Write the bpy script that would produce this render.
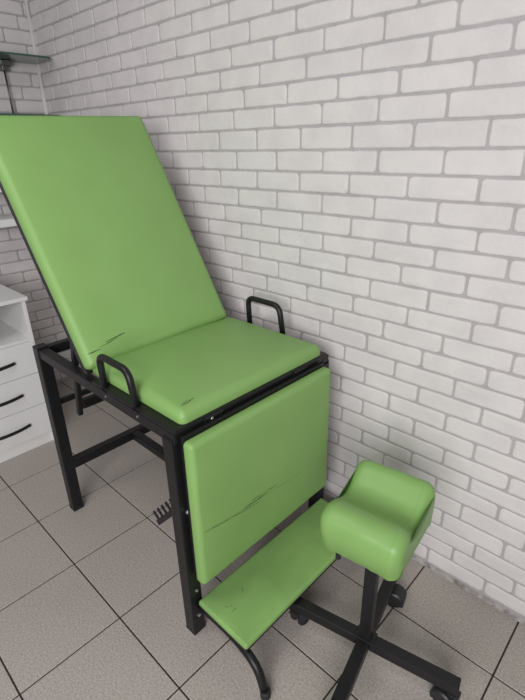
import bpy, bmesh, math, random
from mathutils import Vector, Matrix, noise
random.seed(7)
S = bpy.context.scene
C = S.collection
for o in list(bpy.data.objects):
    bpy.data.objects.remove(o)
PI = math.pi
T = 0.33            # floor tile pitch, metres

# ------------------------------------------------------------------ camera
cam_d = bpy.data.cameras.new('camera')
cam = bpy.data.objects.new('camera', cam_d)
C.objects.link(cam)
r = Vector((0.72537, 0.68810, -0.01899)); u = Vector((-0.26401, 0.30357, 0.91550)); f = Vector((-0.63572, 0.65906, -0.40187))
cam.matrix_world = Matrix(((r.x, u.x, -f.x, 2.11198), (r.y, u.y, -f.y, -0.43782), (r.z, u.z, -f.z, 1.46195), (0, 0, 0, 1)))
cam_d.sensor_fit = 'VERTICAL'
cam_d.sensor_height = 36
cam_d.lens = 467.65 / 700 * 36
cam_d.clip_start = 0.02
S.camera = cam

# ------------------------------------------------------------------ light
W = bpy.data.worlds.new('world')
S.world = W
W.use_nodes = True
W.node_tree.nodes['Background'].inputs[0].default_value = (0.96, 0.97, 1.0, 1)
W.node_tree.nodes['Background'].inputs[1].default_value = 0.085


def area(name, loc, target, size, sy, power, col):
    d = bpy.data.lights.new(name, 'AREA')
    d.shape = 'RECTANGLE'; d.size = size; d.size_y = sy; d.energy = power; d.color = col
    o = bpy.data.objects.new(name, d); C.objects.link(o)
    o.location = loc
    o.rotation_euler = (Vector(target) - Vector(loc)).to_track_quat('-Z', 'Y').to_euler()
    return o


area('unseen_key_light', (2.65, -1.8, 1.6), (1.2, 0.3, 0.5), 1.7, 1.3, 76, (1.0, 0.98, 1.0))  # unseen area light behind the camera, placed to balance wall and panel brightness
area('ceiling_lamp_light', (0.75, -0.75, 2.6), (0.6, -0.4, 0), 1.2, 0.6, 16, (1.0, 0.99, 0.99))
S.view_settings.view_transform = 'Standard'
S.view_settings.look = 'None'
S.view_settings.gamma = 1
S.view_settings.use_curve_mapping = False
S.view_settings.exposure = 0.0


# ------------------------------------------------------------------ materials
def s2l(c):
    return tuple(((v / 255) / 12.92 if v / 255 <= .04045 else ((v / 255 + .055) / 1.055) ** 2.4) for v in c) + (1,)


def mat(name, col, rough=.5, metal=0.0, spec=.5, var=None, vscale=8.0, bump=0.0, bscale=80.0, detail=4.0, coat=0.0):
    m = bpy.data.materials.new(name); m.use_nodes = True
    nt = m.node_tree; b = nt.nodes['Principled BSDF']
    b.inputs['Base Color'].default_value = s2l(col)
    b.inputs['Roughness'].default_value = rough
    b.inputs['Metallic'].default_value = metal
    b.inputs['Specular IOR Level'].default_value = spec
    b.inputs['Coat Weight'].default_value = coat
    tc = nt.nodes.new('ShaderNodeTexCoord')
    if var:
        n = nt.nodes.new('ShaderNodeTexNoise'); n.inputs['Scale'].default_value = vscale; n.inputs['Detail'].default_value = detail
        nt.links.new(tc.outputs['Object'], n.inputs['Vector'])
        cr = nt.nodes.new('ShaderNodeValToRGB')
        cr.color_ramp.elements[0].position = .35; cr.color_ramp.elements[0].color = s2l(var)
        cr.color_ramp.elements[1].position = .65; cr.color_ramp.elements[1].color = s2l(col)
        nt.links.new(n.outputs['Fac'], cr.inputs['Fac'])
        nt.links.new(cr.outputs['Color'], b.inputs['Base Color'])
    if bump:
        n2 = nt.nodes.new('ShaderNodeTexNoise'); n2.inputs['Scale'].default_value = bscale; n2.inputs['Detail'].default_value = 5
        nt.links.new(tc.outputs['Object'], n2.inputs['Vector'])
        bp = nt.nodes.new('ShaderNodeBump'); bp.inputs['Strength'].default_value = bump; bp.inputs['Distance'].default_value = .004
        nt.links.new(n2.outputs['Fac'], bp.inputs['Height'])
        nt.links.new(bp.outputs['Normal'], b.inputs['Normal'])
    return m


M_green = mat('green_vinyl', (131, 170, 98), .5, spec=.4, var=(127, 166, 94), vscale=5, bump=.06, bscale=30)
M_green2 = mat('bright_green_vinyl', (125, 165, 92), .44, spec=.45, var=(122, 161, 90), vscale=6, bump=.12, bscale=14)
M_stain = mat('worn_green_vinyl', (133, 172, 99), .55, spec=.35, var=(122, 159, 92), vscale=7, bump=.08, bscale=25)
M_crack = mat('cracked_vinyl', (58, 74, 46), .8, spec=.2)
M_fold = mat('creased_vinyl', (92, 130, 66), .7, spec=.2)
M_black = mat('black_painted_steel', (24, 24, 26), .42, spec=.4, var=(20, 20, 22), vscale=25, bump=.05, bscale=60)
M_rubber = mat('black_rubber', (30, 30, 32), .7)
M_plast = mat('caster_plastic', (32, 32, 35), .45)
M_zinc = mat('zinc_bolt', (200, 200, 198), .3, metal=.9)
M_brick = mat('white_painted_brick', (214, 210, 208), .85, spec=.25, var=(206, 202, 201), vscale=9, bump=.5, bscale=55)
M_mortar = mat('grey_mortar', (176, 172, 173), .95, spec=.1, var=(168, 164, 164), vscale=18, bump=.5, bscale=120)
M_trim = mat('white_plastic_trim', (216, 216, 212), .5)
M_white = mat('white_laminate', (226, 226, 224), .4, spec=.4)
M_whitein = mat('white_laminate_inside', (222, 222, 218), .5, spec=.3)
M_handle = mat('dark_bar_handle', (52, 52, 54), .3, metal=.6)
M_gap = mat('debris_plaster', (170, 166, 162), .9, var=(118, 112, 108), vscale=35, detail=6, bump=.8, bscale=150)
M_grout = mat('dark_grout', (56, 50, 46), .9, spec=.2)


def mat_tile():
    m = bpy.data.materials.new('speckled_floor_tile'); m.use_nodes = True
    nt = m.node_tree; b = nt.nodes['Principled BSDF']
    tc = nt.nodes.new('ShaderNodeTexCoord')
    n = nt.nodes.new('ShaderNodeTexNoise'); n.inputs['Scale'].default_value = 170; n.inputs['Detail'].default_value = 3; n.inputs['Roughness'].default_value = .7
    n2 = nt.nodes.new('ShaderNodeTexNoise'); n2.inputs['Scale'].default_value = 3; n2.inputs['Detail'].default_value = 3
    nt.links.new(tc.outputs['Object'], n.inputs['Vector']); nt.links.new(tc.outputs['Object'], n2.inputs['Vector'])
    cr = nt.nodes.new('ShaderNodeValToRGB')
    e = cr.color_ramp.elements
    e[0].position = .30; e[0].color = s2l((139, 132, 126)); e[1].position = .66; e[1].color = s2l((186, 178, 170))
    nt.links.new(n.outputs['Fac'], cr.inputs['Fac'])
    mx = nt.nodes.new('ShaderNodeMix'); mx.data_type = 'RGBA'; mx.blend_type = 'MULTIPLY'; mx.inputs[0].default_value = .25
    nt.links.new(cr.outputs['Color'], mx.inputs[6]); nt.links.new(n2.outputs['Color'], mx.inputs[7])
    cr2 = nt.nodes.new('ShaderNodeValToRGB')
    cr2.color_ramp.elements[0].position = .3; cr2.color_ramp.elements[0].color = (.8, .79, .78, 1)
    cr2.color_ramp.elements[1].position = .6; cr2.color_ramp.elements[1].color = (1, 1, 1, 1)
    nt.links.new(n2.outputs['Fac'], cr2.inputs['Fac']); nt.links.new(cr2.outputs['Color'], mx.inputs[7])
    nt.links.new(mx.outputs[2], b.inputs['Base Color'])
    b.inputs['Roughness'].default_value = .5
    b.inputs['Specular IOR Level'].default_value = .4
    return m


M_tile = mat_tile()


def mat_glass():
    m = bpy.data.materials.new('green_tinted_glass'); m.use_nodes = True
    b = m.node_tree.nodes['Principled BSDF']
    b.inputs['Base Color'].default_value = (.05, .13, .10, 1)
    b.inputs['Roughness'].default_value = .08
    b.inputs['Transmission Weight'].default_value = .3
    b.inputs['IOR'].default_value = 1.5
    return m


M_glass = mat_glass()


# ------------------------------------------------------------------ helpers
def link(name, bm, m, parent=None, smooth=False, loc=None):
    me = bpy.data.meshes.new(name)
    bmesh.ops.recalc_face_normals(bm, faces=bm.faces[:])
    bm.to_mesh(me); bm.free()
    if smooth:
        for p in me.polygons:
            p.use_smooth = True
    for mm in (m if isinstance(m, (list, tuple)) else [m]):
        me.materials.append(mm)
    o = bpy.data.objects.new(name, me); C.objects.link(o)
    if parent:
        o.parent = parent
        root = parent
        off = Vector(parent.location)
        while root.parent:
            root = root.parent; off += Vector(root.location)
        me.transform(Matrix.Translation(-off) if loc is None else Matrix.Identity(4))
    if loc is not None:
        o.location = loc
    return o


def smooth_by_angle(o, deg=40):
    me = o.data
    for p in me.polygons:
        p.use_smooth = True
    bm = bmesh.new(); bm.from_mesh(me)
    for e in bm.edges:
        if len(e.link_faces) == 2 and e.calc_face_angle(0) > math.radians(deg):
            e.smooth = False
    bm.to_mesh(me); bm.free()
    return o


def root(name, label, cat, loc, group=None):
    o = bpy.data.objects.new(name, None); C.objects.link(o)
    o.location = loc; o.empty_display_size = .1
    o['label'] = label; o['category'] = cat
    if group:
        o['group'] = group
    return o


def box(bm, a, b, bev=0.0, seg=2, mtx=None):
    t = bmesh.new()
    bmesh.ops.create_cube(t, size=1)
    for v in t.verts:
        v.co = Vector(((v.co.x + .5) * (b[0] - a[0]) + a[0], (v.co.y + .5) * (b[1] - a[1]) + a[1], (v.co.z + .5) * (b[2] - a[2]) + a[2]))
    if bev:
        bmesh.ops.bevel(t, geom=t.edges[:], offset=bev, segments=seg, profile=.5, affect='EDGES')
    if mtx:
        bmesh.ops.transform(t, matrix=mtx, verts=t.verts[:])
    me = bpy.data.meshes.new('t'); t.to_mesh(me); t.free(); bm.from_mesh(me); bpy.data.meshes.remove(me)
    return bm


def beam(bm, p, q, w, h, up=(0, 0, 1), bev=.003):
    """square tube between p and q; w across, h along the 'up' direction"""
    p = Vector(p); q = Vector(q); d = (q - p); L = d.length; d.normalize()
    s = Vector(up).cross(d).normalized(); n = d.cross(s)
    m = Matrix(((d.x, s.x, n.x, p.x), (d.y, s.y, n.y, p.y), (d.z, s.z, n.z, p.z), (0, 0, 0, 1)))
    return box(bm, (0, -w / 2, -h / 2), (L, w / 2, h / 2), bev, 2, m)


def round_path(pts, rad, n=6):
    pts = [Vector(p) for p in pts]; out = [pts[0]]
    for i in range(1, len(pts) - 1):
        a, b, c = pts[i - 1], pts[i], pts[i + 1]
        d1 = (a - b).normalized(); d2 = (c - b).normalized()
        rr = min(rad, (a - b).length * .49, (c - b).length * .49)
        s, e = b + d1 * rr, b + d2 * rr
        for k in range(n + 1):
            t = k / n
            out.append(s * (1 - t) ** 2 + b * 2 * t * (1 - t) + e * t * t)
    out.append(pts[-1])
    return out


def tube(bm, path, rad, n=14, cap=True, flat=1.0):
    path = [Vector(p) for p in path]
    rings = []; prev = None
    for i, p in enumerate(path):
        d = (path[min(i + 1, len(path) - 1)] - path[max(i - 1, 0)]).normalized()
        if prev is None:
            a = Vector((0, 1, 0)) if abs(d.y) < .9 else Vector((1, 0, 0))
            s = (a - d * a.dot(d)).normalized()
        else:
            s = (prev - d * prev.dot(d)).normalized()
        prev = s; t = d.cross(s)
        rr = rad[i] if isinstance(rad, (list, tuple)) else rad
        rings.append([bm.verts.new(p + s * math.cos(2 * PI * k / n) * rr * flat + t * math.sin(2 * PI * k / n) * rr) for k in range(n)])
    for A, B in zip(rings, rings[1:]):
        for k in range(n):
            bm.faces.new((A[k], A[(k + 1) % n], B[(k + 1) % n], B[k]))
    if cap:
        bm.faces.new(rings[0][::-1]); bm.faces.new(rings[-1])
    return bm


def cyl(bm, c, axis, rad, L, n=20, bev=0.0):
    axis = Vector(axis).normalized(); c = Vector(c)
    if bev:
        pr = [(-L / 2, rad - bev), (-L / 2 + bev, rad), (L / 2 - bev, rad), (L / 2, rad - bev)]
    else:
        pr = [(-L / 2, rad), (L / 2, rad)]
    return tube(bm, [c + axis * a for a, _ in pr], [b for _, b in pr], n)


def cushion(w, h, t, er, cr, bulge, wob=.0, seed=0, side=0.0):
    """padded board centred on the local origin in x,y; z 0..t (rounded edges er, plan corners cr)"""
    bm = bmesh.new()
    a, b = w / 2, h / 2
    NC, NS = 7, 14

    def outline(d):
        A, B = a - d, b - d
        c = max(cr - d, .004)
        c = min(c, A * .95, B * .95)
        pts = []
        for (sx, sy, a0) in ((1, 1, 0), (-1, 1, PI / 2), (-1, -1, PI), (1, -1, 1.5 * PI)):
            cx, cy = sx * (A - c), sy * (B - c)
            for k in range(NC + 1):
                an = a0 + PI / 2 * k / NC
                pts.append((cx + c * math.cos(an), cy + c * math.sin(an)))
            # straight run to next corner
            nx = {(1, 1): (-1, 1), (-1, 1): (-1, -1), (-1, -1): (1, -1), (1, -1): (1, 1)}[(sx, sy)]
            ex, ey = nx[0] * (A - c), nx[1] * (B - c)
            s = pts[-1]
            e = (ex + c * math.cos(a0 + PI / 2), ey + c * math.sin(a0 + PI / 2))
            for k in range(1, NS):
                pts.append((s[0] + (e[0] - s[0]) * k / NS, s[1] + (e[1] - s[1]) * k / NS))
        return pts

    dm = min(a, b)
    prof = [(.004, 0), (0, .004), (0, (t - er) * .5), (0, t - er)]
    for k in range(1, 8):
        an = PI / 2 * k / 7
        prof.append((er * (1 - math.cos(an)), t - er + er * math.sin(an)))
    for q in (.2, .3, .42, .55, .68, .8, .9, .96):
        d = er + (dm - er) * q
        prof.append((d, t))
    rings = []
    for d, z in prof:
        ring = []
        for x, y in outline(d):
            zz = z
            if z > t * .4:
                q = max(0, 1 - (abs(x) / a) ** 2.4) * max(0, 1 - (abs(y) / b) ** 2.4)
                zz += bulge * q * min(1, d / er)
                if wob:
                    zz += wob * noise.noise(Vector((x * 7 + seed, y * 7, seed))) * min(1, d / er)
            ring.append(bm.verts.new((x, y, zz)))
        rings.append(ring)
    n = len(rings[0])
    for A, B in zip(rings, rings[1:]):
        for k in range(n):
            bm.faces.new((A[k], A[(k + 1) % n], B[(k + 1) % n], B[k]))
    bm.faces.new(rings[0][::-1]); bm.faces.new(rings[-1])
    return bm


def ribbon(bm, pts, nrm, wid):
    """thin tapered crack lying on a surface"""
    nrm = Vector(nrm).normalized(); L = []; R = []
    pts = [Vector(p) for p in pts]
    n = len(pts)
    for i, p in enumerate(pts):
        d = (pts[min(i + 1, n - 1)] - pts[max(i - 1, 0)]).normalized(); s = d.cross(nrm).normalized()
        w = wid * (0.25 + .75 * math.sin(PI * (i + .3) / (n - .4))) * random.uniform(.6, 1.2)
        L.append(bm.verts.new(p + s * w)); R.append(bm.verts.new(p - s * w))
    for i in range(n - 1):
        bm.faces.new((L[i], L[i + 1], R[i + 1], R[i]))
    return bm


def on_surface(o, pts_world, direction, lift=.0006):
    """drop points along a direction onto a mesh already placed in the scene"""
    bpy.context.view_layer.update()
    mi = o.matrix_world.inverted(); d = (mi.to_3x3() @ Vector(direction)).normalized()
    out = []
    for p in pts_world:
        ok, loc, nr, _ = o.ray_cast(mi @ (Vector(p) - Vector(direction).normalized() * .12), d)
        if ok:
            out.append(o.matrix_world @ (loc + nr * lift))
    return out


def lerp_pts(ctrl, n, jit=.0, ax=(0, 0, 1)):
    ctrl = [Vector(c) for c in ctrl]; out = []
    for i in range(n):
        t = i / (n - 1) * (len(ctrl) - 1); k = min(int(t), len(ctrl) - 2); q = t - k
        out.append(ctrl[k].lerp(ctrl[k + 1], q) + Vector(ax) * random.uniform(-jit, jit))
    return out


# ------------------------------------------------------------------ setting: floor
XB, YR = -0.868, 0.901          # back wall plane, right wall plane (brick faces)
bm = bmesh.new()
box(bm, (XB - .05, -1.6, -.06), (3.4, YR + .05, -.0025))
for j in range(-3, 11):
    for i in range(-5, 3):
        x0, x1, y0, y1 = j * T + .0024, (j + 1) * T - .0024, i * T + .0024, (i + 1) * T - .0024
        x0 = max(x0, XB - .02); y1 = min(y1, YR + .02); x1 = min(x1, 3.4); y0 = max(y0, -1.6)
        if x1 - x0 < .01 or y1 - y0 < .01:
            continue
        b0 = len(bm.faces)
        box(bm, (x0, y0, -.02), (x1, y1, 0), .0012, 1)
        bm.faces.ensure_lookup_table()
        for fc in bm.faces[b0:]:
            fc.material_index = 1
fl = link('floor', bm, [M_grout, M_tile]); fl['kind'] = 'structure'

# ------------------------------------------------------------------ setting: brick walls
DEP = .0036
PX = .621 * T
RZ = [-.04, .159, .345, .53, .72, .949, 1.128, 1.300, 1.488, 1.683, 1.887, 2.077, 2.277, 2.475, 2.678, 2.862, 3.064, 3.275, 3.464, 3.651, 3.858, 4.061,
      4.260, 4.48, 4.692, 4.893, 5.092, 5.301, 5.494, 5.706, 5.905, 6.105, 6.305, 6.505, 6.7, 6.9, 7.1, 7.3, 7.5, 7.7, 7.9]
# an x position of one upright joint in every row (tiles), measured on the wall
RJ = [.30, 5.0, 5.26, 5.46, 5.09, 5.26, 4.97, 4.67, 5.0, 4.65, 4.96, 4.65, 4.37, 4.02, 4.20, 3.82, 4.01, 3.71, 4.02, 3.74, 3.99, 3.69,
      3.99, 4.32, 2.72, 2.90, 3.14, 2.72, 3.01, 2.09, 1.19, .60, .86, .52, .80, .1, .4, .2, .5, .15, .45]
BJ = {32: 2.53, 31: 2.27, 30: 2.59, 28: 2.57, 27: 2.38, 25: 2.60, 24: 2.35, 26: 2.22, 29: 2.25, 12: 1.74, 8: 1.80, 7: 2.10, 6: 1.78, 5: 2.08, 9: 2.1, 10: 1.8, 11: 2.05}


def brick_face(bm, cx, cz, w, h, depth, fn):
    """one slip with uneven rounded outline, worn face; fn(a, z, d) -> world"""
    seed = random.uniform(0, 100)
    N = 24
    rad = [random.uniform(.004, .015) for _ in range(4)]

    def outline(ins):
        pts = []
        A, B = w / 2 - ins, h / 2 - ins
        for q, (sx, sy, a0) in enumerate(((1, 1, 0), (-1, 1, PI / 2), (-1, -1, PI), (1, -1, 1.5 * PI))):
            c = max(rad[q] - ins, .0015)
            for k in range(4):
                an = a0 + PI / 2 * k / 3
                pts.append([sx * (A - c) + c * math.cos(an), sy * (B - c) + c * math.sin(an)])
            nx = ((-1, 1), (-1, -1), (1, -1), (1, 1))[q]
            s = pts[-1]; c2 = max(rad[(q + 1) % 4] - ins, .0015)
            e = (nx[0] * (A - c2) + c2 * math.cos(a0 + PI / 2), nx[1] * (B - c2) + c2 * math.sin(a0 + PI / 2))
            ns = 7 if q % 2 == 0 else 3
            for k in range(1, ns):
                pts.append([s[0] + (e[0] - s[0]) * k / ns, s[1] + (e[1] - s[1]) * k / ns])
        for p in pts:
            nn = noise.noise(Vector((p[0] * 26 + seed, p[1] * 26, seed)))
            p[0] += nn * .0010; p[1] += nn * .0019
        return pts
    levels = [(0, 0), (.0008, depth * .5), (.0024, depth * .9), (.006, depth), (.014, depth)]
    rings = []
    for ins, d in levels:
        rings.append([bm.verts.new(fn(cx + a, cz + z, d + (random.uniform(-.0004, .0004) if d else 0))) for a, z in outline(ins)])
    n = len(rings[0]); fs = []
    for A, B in zip(rings, rings[1:]):
        for k in range(n):
            fs.append(bm.faces.new((A[k], A[(k + 1) % n], B[(k + 1) % n], B[k])))
    fs.append(bm.faces.new(rings[-1]))
    for fc in fs:
        fc.material_index = 1


def brick_wall(name, a0, a1, joints, fn, ztop=2.62):
    bm = bmesh.new()
    JW = .0068
    for k in range(len(RZ)):
        zc = RZ[k] * T
        zlo = (RZ[k - 1] + RZ[k]) / 2 * T if k else zc - .033
        zhi = (RZ[k + 1] + RZ[k]) / 2 * T if k + 1 < len(RZ) else zc + .033
        zlo = max(zlo, .018)
        if zlo > ztop or zhi - zlo < .02:
            continue
        j = joints[k] * T
        s = j - math.ceil((j - a0) / PX) * PX
        while s < a1:
            lo, hi = max(s, a0), min(s + PX, a1)
            s += PX
            if hi - lo < .022:
                continue
            jl = random.uniform(-.0012, .0012)
            brick_face(bm, (lo + hi) / 2 + jl, (zlo + zhi) / 2, hi - lo - JW, zhi - zlo - JW + random.uniform(-.001, .001), DEP, fn)
    return bm


DP = DEP
bm = brick_wall('wall_right', XB, 3.3, RJ, lambda a, z, d: Vector((a, YR + DP - d, z)))
box(bm, (XB - .08, YR + DP, -.05), (3.4, YR + .09, 2.72))
wr = link('wall_right', bm, [M_mortar, M_brick]); wr['kind'] = 'structure'
smooth_by_angle(wr, 50)
bj = [BJ.get(k, (2.3 + .3 * (k % 2) + .05 * math.sin(k))) for k in range(len(RZ))]
bm = brick_wall('wall_back', -1.3, YR - .002, bj, lambda a, z, d: Vector((XB - DP + d, a, z)))
box(bm, (XB - .09, -1.6, -.05), (XB - DP, YR + .02, 2.72))
wb = link('wall_back', bm, [M_mortar, M_brick]); wb['kind'] = 'structure'
smooth_by_angle(wb, 50)

# corner trim: slim white cove strip
bm = bmesh.new()
tube(bm, [(XB + .004, YR - .004, .0), (XB + .004, YR - .004, 2.62)], .0105, 12)
t1 = link('trim_1', bm, M_trim, smooth=True); t1['kind'] = 'structure'
# crumbly plaster fillet where the wall meets the floor
bm = bmesh.new()
n = 150
rows = []
for i in range(n + 1):
    x = XB + (3.3 - XB) * i / n
    a = .005 + .0015 * noise.noise(Vector((x * 19, 0, 3))); b = .006 + .0015 * noise.noise(Vector((x * 23, 5, 0)))
    rows.append([bm.verts.new((x, YR + DP - .0005, b + .006)), bm.verts.new((x, YR - .001, b)), bm.verts.new((x, YR - a, .0035)), bm.verts.new((x, YR - a - .002, -.001))])
for A, B in zip(rows, rows[1:]):
    for k in range(3):
        bm.faces.new((A[k], A[k + 1], B[k + 1], B[k]))
bs = link('baseboard_right', bm, M_gap, smooth=True); bs['kind'] = 'structure'

# ------------------------------------------------------------------ examination chair
ch = root('examination_chair', 'green padded examination chair with reclined back on a black steel frame', 'examination chair', (.79, .478, 0))
LX0, LX1, LY0, LY1, LW = .372, 1.2065, .155, .800, .045
for nm, x, y, top in (('FL', LX1, LY0, .752), ('RL', LX0, LY0, .782), ('RR', LX0, LY1, .775), ('FR', LX1, LY1, .752)):
    bm = bmesh.new()
    box(bm, (x - LW / 2, y - LW / 2, .004), (x + LW / 2, y + LW / 2, top), .003)
    if nm == 'FL':
        for v in bm.verts:
            v.co.x -= .007 * v.co.z / .75
    lg = link('leg', bm, M_black, ch)
    bm = bmesh.new(); box(bm, (x - LW / 2 - .0008, y - LW / 2 - .0008, 0), (x + LW / 2 + .0008, y + LW / 2 + .0008, .012), .002)
    link('foot_cap', bm, M_rubber, lg)
    if nm == 'FL':
        for (z, rr) in ((.508, .0075), (.082, .006), (.192, .005)):
            bm = bmesh.new(); cyl(bm, (1.2325, .155, z), (1, 0, 0), rr, .008, 6, .001); link('bolt', bm, M_zinc, lg)
# upper frame rails
for y in (LY0, LY1):
    bm = bmesh.new(); beam(bm, (LX0 + LW / 2, y, .757), (LX1 + LW / 2, y, .757), .036, .036)
    link('side_rail', bm, M_black, ch)
bm = bmesh.new(); beam(bm, (LX0, LY0 + LW / 2, .757), (LX0, LY1 - LW / 2, .757), .036, .036); link('rear_rail', bm, M_black, ch)
bm = bmesh.new(); beam(bm, (LX1 + .004, LY0 + .018, .757), (LX1 + .004, LY1 - .018, .757), .036, .036)
fr = link('front_rail', bm, M_black, ch)
for y in (.272, .648):
    bm = bmesh.new()
    box(bm, (1.2275, y - .032, .758), (1.2325, y + .032, .778), .001)
    cyl(bm, (1.234, y, .777), (0, 1, 0), .005, .066, 12)
    link('hinge', bm, M_black, fr)
bm = bmesh.new()
cyl(bm, (1.237, .262, .772), (1, 0, 0), .0048, .006, 8, .001)
link('hinge_screw', bm, M_zinc, fr)
# low H-shaped stretchers
bm = bmesh.new(); beam(bm, (LX0, LY0 + LW / 2, .228), (LX0, LY1 - LW / 2, .228), .04, .04); link('stretcher', bm, M_black, ch)
bm = bmesh.new(); beam(bm, (LX1, LY0 + LW / 2, .228), (LX1, LY1 - LW / 2, .228), .036, .036); link('stretcher', bm, M_black, ch)
bm = bmesh.new(); beam(bm, (LX0 + .02, .478, .228), (LX1 - .018, .478, .228), .036, .036); link('stretcher', bm, M_black, ch)
bm = bmesh.new(); beam(bm, (LX0, LY0 + LW / 2, .528), (LX0, LY1 - LW / 2, .528), .018, .022); link('crossbar', bm, M_black, ch)
# seat base
bm = bmesh.new()
for y in (.152, .786):
    box(bm, (.80, y - .014, .7745), (1.232, y + .014, .7865), .002)
box(bm, (1.2, .15, .7745), (1.234, .79, .787), .002)
box(bm, (.80, .155, .776), (1.226, .785, .786), .001)
link('seat_base', bm, M_black, ch)
# seat cushion
SX0, SX1, SY0, SY1 = .742, 1.230, .166, .777
bm = cushion(SX1 - SX0, SY1 - SY0, .042, .026, .02, .013, .004, 3)
bmesh.ops.transform(bm, matrix=Matrix.Translation(((SX0 + SX1) / 2, (SY0 + SY1) / 2, .785)), verts=bm.verts[:])
seat = link('seat_cushion', bm, M_green, ch, smooth=True)
# backrest: its rear face lies in a plane tilted 60 degrees
d = Vector((-.5, 0, .866)); nrm = Vector((.866, 0, .5)); yv = Vector((0, 1, 0))
BO = Vector((.752, 0, .797))                 # on the rear plane at the seat
BW0, BW1, BL = .142, .748, .862
MB = Matrix(((d.x, 0, nrm.x, 0), (d.y, 1, nrm.y, 0), (d.z, 0, nrm.z, 0), (0, 0, 0, 1)))
# local x along the slope, local y across, local z out of the face (keep it right handed)
d0, y0_ = d.copy(), yv.copy()
TW = math.radians(-1.35)           # the back sits slightly askew in its frame
d, yv = d0 * math.cos(TW) + y0_ * math.sin(TW), y0_ * math.cos(TW) - d0 * math.sin(TW)
MB = Matrix(((d.x, yv.x, nrm.x, 0), (d.y, yv.y, nrm.y, 0), (d.z, yv.z, nrm.z, 0), (0, 0, 0, 1)))
bm = cushion(BL, BW1 - BW0, .044, .024, .018, .008, .003, 11)
bmesh.ops.transform(bm, matrix=Matrix.Translation(BO + d * (BL / 2 - .002) + yv * (BW0 + BW1) / 2 + nrm * .009) @ MB, verts=bm.verts[:])
back = link('backrest', bm, M_green, ch, smooth=True)
bm = bmesh.new()
bmx = Matrix.Translation(BO) @ MB
box(bm, (.004, BW0 + .002, .001), (BL - .004, BW1 - .002, .0095), .001, 1, bmx)
link('back_board', bm, M_black, back)
bm = bmesh.new()
for y in (BW0 + .016, BW1 - .016):
    box(bm, (-.012, y - .012, -.024), (BL - .1, y + .012, .0), .002, 1, bmx)
box(bm, (BL - .124, BW0 + .02, -.024), (BL - .1, BW1 - .02, .0), .002, 1, bmx)
link('back_frame', bm, M_black, ch)
# swinging support under the back
bm = bmesh.new()
beam(bm, (.640, .178, .950), (.556, .178, .545), .018, .022, (1, 0, 0))
link('back_support', bm, M_black, ch)
bm = bmesh.new(); beam(bm, (.640, .762, .950), (.556, .762, .545), .018, .022, (1, 0, 0)); link('back_support', bm, M_black, ch)
bm = bmesh.new(); beam(bm, (.5685, .186, .590), (.5685, .754, .590), .026, .034); link('support_bar', bm, M_black, ch)
# grab handles
for y, x0, x1, z0, z1 in ((.146, .866, 1.042, .776, .892), (.803, .845, 1.024, .776, .912)):
    bm = bmesh.new()
    path = round_path([(x0 + .004, y, z0), (x0 - .004, y, z1), (x1 - .018, y, z1 - .001), (x1 + .004, y, z0)], .034, 8)
    tube(bm, path, .0108, 14)
    hd = link('grab_handle', bm, M_black, ch, smooth=True)
    for x in (x0 + .004, x1 + .004):
        bm = bmesh.new(); box(bm, (x - .019, y - .013, .7742), (x + .019, y + .013, .7785), .001)
        link('mounting_plate', bm, M_black, hd)
        bm = bmesh.new(); cyl(bm, (x + .012, LY0 - .0185 if y < .5 else LY1 - .0185, .760), (0, 1, 0), .0032, .004, 8)
        link('screw', bm, M_zinc, hd)
# hanging front panel
FX = 1.2345
PY0, PY1, PZ0, PZ1 = .150, .768, .247, .754
bm = bmesh.new()
box(bm, (FX, PY0 + .002, PZ0 + .004), (FX + .012, PY1 - .002, PZ1 + .012), .001, 1)
fp = link('front_panel_board', bm, M_black, ch)
bm = cushion(PY1 - PY0, PZ1 - PZ0, .036, .016, .013, .006, .0035, 21)
MP = Matrix(((0, 0, 1, FX + .011), (1, 0, 0, (PY0 + PY1) / 2), (0, 1, 0, (PZ0 + PZ1) / 2), (0, 0, 0, 1)))
bmesh.ops.transform(bm, matrix=MP, verts=bm.verts[:])
panel = link('front_panel', bm, M_green, ch, smooth=True)
# ratchet strut behind the left leg
bm = bmesh.new()
A = Vector((.998, .188, .292)); B = Vector((1.19, .188, .500)); dd = (B - A).normalized(); up = Vector((-dd.z, 0, dd.x))
beam(bm, A, B, .005, .020, up, .001)
for k in range(6):
    c = A + dd * (.02 + .040 * k)
    beam(bm, c + up * .006, c + up * .040 - dd * .004, .005, .012, dd, .001)
link('ratchet_strut', bm, M_black, ch)
# footrest
bm = cushion(.216, .640, .020, .010, .008, .003, .002, 31)
MF = Matrix.Translation((1.344, .473, .1305)) @ Matrix.Rotation(math.radians(1.0), 4, 'Y')
bmesh.ops.transform(bm, matrix=MF, verts=bm.verts[:])
foot = link('footrest', bm, M_stain, ch, smooth=True)
bm = bmesh.new()
box(bm, (1.243, .154, .123), (1.452, .778, .1315), .001, 1)
link('footrest_board', bm, M_black, foot)
for y in (.168, .768):
    bm = bmesh.new()
    path = round_path([(1.222, y, .112), (1.395, y, .112), (1.490, y - .008, .095), (1.522, y - .012, .012)], .06, 8)
    tube(bm, path, .0132, 14)
    ft = link('footrest_leg', bm, M_black, foot, smooth=True)
    bm = bmesh.new(); cyl(bm, (1.5225, y - .012, .014), (0.02, 0, 1), .0155, .028, 14, .003)
    smooth_by_angle(link('foot_cap', bm, M_rubber, ft))
bm = bmesh.new(); beam(bm, (1.24, .168, .112), (1.24, .768, .112), .02, .018); link('footrest_bar', bm, M_black, foot)
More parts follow.
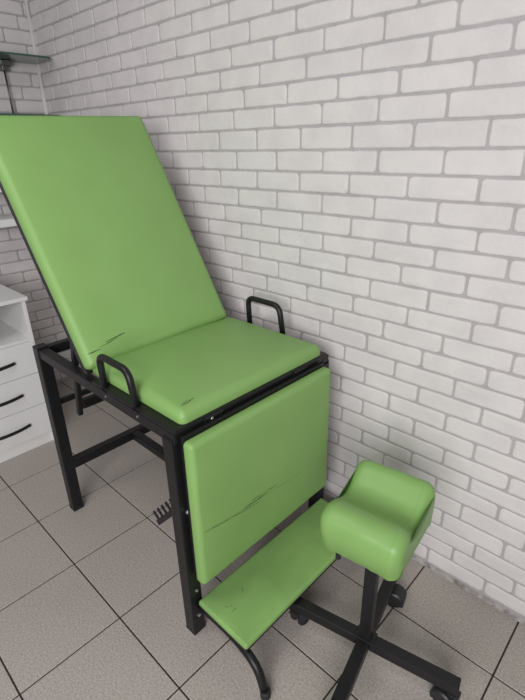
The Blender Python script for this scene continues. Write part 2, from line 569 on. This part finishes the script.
# tears and creases in the vinyl
bm = bmesh.new()
for ctrl, w in (([(1.3, .168, .454), (1.3, .23, .446), (1.3, .30, .438)], .0011), ([(1.3, .255, .443), (1.3, .33, .434), (1.3, .40, .423)], .0012), ([(1.3, .32, .445), (1.3, .38, .438), (1.3, .43, .441)], .0018),
                ([(1.3, .352, .452), (1.3, .40, .447)], .0010), ([(1.3, .42, .447), (1.3, .47, .441)], .0012)):
    ribbon(bm, on_surface(panel, lerp_pts(ctrl, 16, .0012), (-1, 0, 0)), (1, 0, 0), w)
link('vinyl_tear', bm, M_crack, panel)
bm = bmesh.new()
for ctrl, w in (([(1.3, .165, .457), (1.3, .45, .430), (1.3, .762, .402)], .0007),):
    ribbon(bm, on_surface(panel, lerp_pts(ctrl, 30, .0006), (-1, 0, 0)), (1, 0, 0), w)
link('vinyl_crease', bm, M_fold, panel)
bm = bmesh.new()
for ctrl, w in (([(1.198, .19, .9), (1.198, .215, .9), (1.192, .24, .9)], .0018), ([(1.192, .20, .9), (1.188, .225, .9)], .0008)):
    ribbon(bm, on_surface(seat, lerp_pts(ctrl, 10, .0008, (1, 0, 0)), (0, 0, -1)), (0, 0, 1), w)
link('vinyl_tear', bm, M_crack, seat)
bm = bmesh.new()
for (s0, y0, s1, y1, w) in ((.062, .225, .072, .300, .0020), (.052, .200, .064, .27, .0011), (.045, .155, .047, .20, .0018)):
    a = BO + d * s0 + yv * y0 + nrm * .06; b = BO + d * s1 + yv * y1 + nrm * .06
    ribbon(bm, on_surface(back, lerp_pts([a, b], 12, .001, d), -nrm), nrm, w)
link('vinyl_tear', bm, M_crack, back)

rs = random.Random(5)
for k in range(5):
    bm = bmesh.new()
    x, y = 1.30 + rs.uniform(-.03, .05), .235 + rs.uniform(-.04, .06)
    an = rs.uniform(0, PI); L = rs.uniform(.006, .02)
    ribbon(bm, on_surface(foot, lerp_pts([(x, y, .3), (x + L * math.cos(an), y + L * math.sin(an), .3)], 5, .0008, (1, 0, 0)), (0, 0, -1)), (0, 0, 1), rs.uniform(.0006, .0014))
    link('scuff_mark', bm, M_fold, foot)

# ------------------------------------------------------------------ leg support on casters
SC = Vector((1.672, .437, 0)); AZ = math.radians(12)
st = root('leg_support_stand', 'rolling black stand with a saddle-shaped green leg rest in front of the wall', 'leg support', SC)
ax = Vector((math.cos(AZ), math.sin(AZ), 0)); ay = Vector((-math.sin(AZ), math.cos(AZ), 0))
ARM_Z = .096
ends = [(ax, -.248), (ax, .278), (ay, -.262), (ay, .262)]
bm = bmesh.new(); beam(bm, SC + ax * -.262 + Vector((0, 0, ARM_Z)), SC + ax * .268 + Vector((0, 0, ARM_Z)), .036, .034); a1 = link('base_arm', bm, M_black, st)
bm = bmesh.new(); beam(bm, SC + ay * .019 + Vector((0, 0, ARM_Z)), SC + ay * .272 + Vector((0, 0, ARM_Z)), .036, .034); a2 = link('base_arm', bm, M_black, st)
bm = bmesh.new(); beam(bm, SC + ay * -.272 + Vector((0, 0, ARM_Z)), SC + ay * -.019 + Vector((0, 0, ARM_Z)), .036, .034); a3 = link('base_arm', bm, M_black, st)
bm = bmesh.new()
beam(bm, SC + Vector((0, 0, .112)), SC + Vector((0, 0, .486)), .034, .034, tuple(ax))
link('post', bm, M_black, st)
bm = bmesh.new()
box(bm, (-.03, -.022, .1125), (.03, .022, .117), .002, 2, Matrix.Translation(SC) @ Matrix.Rotation(AZ, 4, 'Z'))
link('weld_plate', bm, M_black, st)
for k, (v, L) in enumerate(ends):
    p = SC + v * (L * .93)
    an = [1.6, 3.1, -1.0, .25][k]
    wd = Vector((math.cos(an), math.sin(an), 0))            # rolling direction
    sd = Vector((-wd.y, wd.x, 0))
    wc = Vector((p.x, p.y, .0300)) + wd * .022
    bm = bmesh.new()
    cyl(bm, (p.x, p.y, .070), (0, 0, 1), .009, .02, 12)
    # hood: half shell over the twin wheels
    n = 12; rings = []
    for s in (-.0275, -.0235, .0235, .0275):
        rr = .0345 if abs(s) < .024 else .030
        rings.append([bm.verts.new(wc + sd * s + wd * math.cos(PI * q / n + .35) * rr * -1 + Vector((0, 0, math.sin(PI * q / n + .35) * rr))) for q in range(n + 1)])
    for A_, B_ in zip(rings, rings[1:]):
        for q in range(n):
            bm.faces.new((A_[q], A_[q + 1], B_[q + 1], B_[q]))
    bm.faces.new(rings[0]); bm.faces.new(rings[-1][::-1])
    box(bm, (p.x - .015, p.y - .015, .05), (p.x + .015, p.y + .015, .068), .003)
    cs = link('caster', bm, M_plast, st)
    smooth_by_angle(cs)
    for s in (-1, 1):
        bm = bmesh.new(); cyl(bm, wc + sd * (.015 * s), sd, .0300, .022, 24, .006)
        smooth_by_angle(link('wheel', bm, M_rubber, cs))
# saddle cushion
CA = math.radians(7)
cu = Vector((math.cos(CA), math.sin(CA), 0)); cv = Vector((-math.sin(CA), math.cos(CA), 0))
CC = Vector((1.664, .455, .492))
ctrl = [(-.118, .0), (-.130, .030), (-.137, .065), (-.134, .100), (-.122, .117), (-.098, .129), (-.070, .127), (-.044, .114), (-.016, .101), (.012, .097),
        (.038, .107), (.060, .126), (.082, .143), (.104, .146), (.124, .130), (.135, .098), (.136, .062), (.130, .030), (.118, .0)]


def catmull(P, n):
    out = []
    for i in range(len(P) - 1):
        p0, p1, p2, p3 = P[max(i - 1, 0)], P[i], P[i + 1], P[min(i + 2, len(P) - 1)]
        for k in range(n):
            t = k / n
            out.append(tuple(.5 * ((2 * p1[j]) + (-p0[j] + p2[j]) * t + (2 * p0[j] - 5 * p1[j] + 4 * p2[j] - p3[j]) * t * t + (-p0[j] + 3 * p1[j] - 3 * p2[j] + p3[j]) * t ** 3) for j in (0, 1)))
    out.append(P[-1])
    return out


sec = catmull(ctrl, 4)
nb = 14
for k in range(1, nb):
    sec.append((.118 - .236 * k / nb, 0.0))
n = len(sec)
UL = .110
bm = bmesh.new()


def offs(ins):
    out = []
    for i in range(n):
        a = Vector(sec[i - 1]); b = Vector(sec[(i + 1) % n]); t = (b - a).normalized()
        out.append((sec[i][0] + t.y * ins, sec[i][1] - t.x * ins))
    return out


rings = []
us = []
ER = .03
for k in range(0, 8):
    an = PI / 2 * k / 7
    us.append((-UL + ER * (1 - math.sin(an)), ER * .75 * (1 - math.cos(an))))
us = [(-UL, ER * .9)] + [(-UL + ER * (1 - math.sin(PI / 2 * (7 - k) / 7)), ER * (1 - math.cos(PI / 2 * (7 - k) / 7))) for k in range(1, 8)]
seq = us + [(-UL + ER + (2 * UL - 2 * ER) * k / 12, 0) for k in range(1, 12)] + [(-a, b) for a, b in us[::-1]]
for uu, ins in seq:
    ring = []
    for (v, z) in offs(ins):
        z = max(z, 0)
        w = .003 * noise.noise(Vector((uu * 16, v * 14, z * 14 + 4)))
        pull = .0022 * math.sin(uu * 160 + v * 40) * max(0, 1 - z / .09) * (1 if abs(uu) > .05 else .4)
        ring.append(bm.verts.new(CC + cu * uu + cv * (v + (w + pull) * (1 if v > 0 else -1)) + Vector((0, 0, z + (w if z > .02 else 0)))))
    rings.append(ring)
for A_, B_ in zip(rings, rings[1:]):
    for k in range(n):
        bm.faces.new((A_[k], A_[(k + 1) % n], B_[(k + 1) % n], B_[k]))
# end caps: strips between the top outline and the flat base
m = len(ctrl[:-1]) * 4 + 1
for ring, fl_ in ((rings[0], 1), (rings[-1], -1)):
    bm.faces.new(ring if fl_ > 0 else ring[::-1])
bmesh.ops.triangulate(bm, faces=[fc for fc in bm.faces if len(fc.verts) > 4])
sad = link('saddle_cushion', bm, M_green2, st, smooth=True)
smooth_by_angle(sad, 60)
# piped seams along both ends
for sgn in (-1, 1):
    bm = bmesh.new()
    pts = []
    for (v, z) in offs(.0012)[2:m - 2]:
        w = .003 * noise.noise(Vector((sgn * (UL - ER) * 16, v * 14, z * 14 + 4)))
        pts.append(CC + cu * (sgn * (UL - ER * .95)) + cv * (v + w * (1 if v > 0 else -1)) + Vector((0, 0, max(z, .004) + w)))
    tube(bm, pts, .0017, 6)
    link('seam', bm, M_green2, sad, smooth=True)
bm = bmesh.new()
box(bm, (-.07, -.05, .482), (.07, .05, .4925), .002, 1, Matrix.Translation((SC.x, SC.y, 0)) @ Matrix.Rotation(CA, 4, 'Z'))
link('mounting_plate', bm, M_black, st)
bm = bmesh.new()
kp = CC + cu * -.062 + cv * -.098
cyl(bm, (kp.x, kp.y, .474), (0, 0, 1), .007, .04, 12, .001)
link('locating_pin', bm, M_rubber, st)

# ------------------------------------------------------------------ drawer cabinet
FXc, CY1, CY0, CT = -.21, .332, -.15, .815
cb = root('drawer_cabinet', 'white laminate cabinet with three drawers and an open niche, left of the green chair', 'drawer cabinet', (FXc - .3, (CY0 + CY1) / 2, 0))
xb = XB + .008
bm = bmesh.new()
box(bm, (xb, CY1 - .018, .0), (FXc - .002, CY1, CT - .018), .0006, 1)
link('side_panel', bm, M_white, cb)
bm = bmesh.new(); box(bm, (xb, CY0, .0), (FXc - .002, CY0 + .018, CT - .018), .0006, 1); link('side_panel', bm, M_white, cb)
bm = bmesh.new(); box(bm, (xb, CY0 - .004, CT - .018), (FXc + .004, CY1 + .012, CT), .001, 1); link('top_panel', bm, M_white, cb)
bm = bmesh.new(); box(bm, (xb, CY0 + .018, .592), (FXc - .002, CY1 - .018, .608), .0006, 1); link('niche_shelf', bm, M_white, cb)
bm = bmesh.new(); box(bm, (xb, CY0 + .018, .004), (xb + .004, CY1 - .018, CT - .018)); link('back_panel', bm, M_whitein, cb)
bm = bmesh.new(); box(bm, (FXc - .03, CY0 + .018, .0), (FXc - .012, CY1 - .018, .068), .0006, 1); link('plinth', bm, M_white, cb)
for z0, z1, hz in ((.420, .590, .505), (.243, .417, .327), (.068, .240, .152)):
    bm = bmesh.new(); box(bm, (FXc - .018, CY0 + .003, z0), (FXc, CY1 - .006, z1), .0012, 1)
    dr = link('drawer', bm, M_white, cb)
    bm = bmesh.new()
    yc = (CY0 + CY1) / 2 + .012
    pts = []
    for k in range(17):
        q = -1 + 2 * k / 16
        pts.append((FXc + .006 + .020 * (1 - q * q), yc + q * .112, hz))
    rad = [.0085] * 17
    tube(bm, pts, rad, 10, flat=.75)
    link('handle', bm, M_handle, dr, smooth=True)

# ------------------------------------------------------------------ wall shelves
ws = root('box_shelf', 'white open box shelf on the brick wall above the drawer cabinet', 'shelf', (XB + .0002, .25, 1.085))
bm = bmesh.new(); box(bm, (XB + .0005, -.2, 1.088), (-.62, .80, 1.126), .001, 1); link('bottom_board', bm, M_white, ws)
bm = bmesh.new(); box(bm, (XB + .0005, -.2, 1.262), (-.62, .80, 1.300), .001, 1); link('top_board', bm, M_white, ws)
bm = bmesh.new(); box(bm, (XB + .0005, .782, 1.1265), (-.622, .80, 1.2615), .001, 1); link('side_board', bm, M_white, ws)

gs = root('glass_shelf', 'two-tier dark green glass shelf in the corner with a slim metal rod', 'glass shelf', (XB + .0002, .4, 1.62))
for z in (1.893, 1.622):
    bm = bmesh.new()
    pts = [(XB + .0006, -.1), (-.635, -.1)]
    for k in range(7):
        an = PI / 2 * k / 6
        pts.append((-.635 - .05 + .05 * math.cos(an), .888 - .05 + .05 * math.sin(an)))
    pts.append((XB + .0006, .888))
    lo = [bm.verts.new((x, y, z)) for x, y in pts]; hi = [bm.verts.new((x, y, z + .009)) for x, y in pts]
    bm.faces.new(lo[::-1]); bm.faces.new(hi)
    for k in range(len(pts)):
        bm.faces.new((lo[k], lo[(k + 1) % len(pts)], hi[(k + 1) % len(pts)], hi[k]))
    link('glass_pane', bm, M_glass, gs)
M_steel = mat('dull_steel', (110, 112, 110), .35, metal=.8)
bm = bmesh.new()
box(bm, (XB + .0006, .675, 1.868), (-.80, .73, 1.8925), .003)
box(bm, (XB + .0006, .685, 1.845), (-.82, .715, 1.87), .003)
br = link('bracket', bm, M_steel, gs)
bm = bmesh.new(); tube(bm, [(-.838, .70, 1.846), (-.838, .70, 1.632)], .0045, 10); link('rod', bm, M_steel, gs, smooth=True)
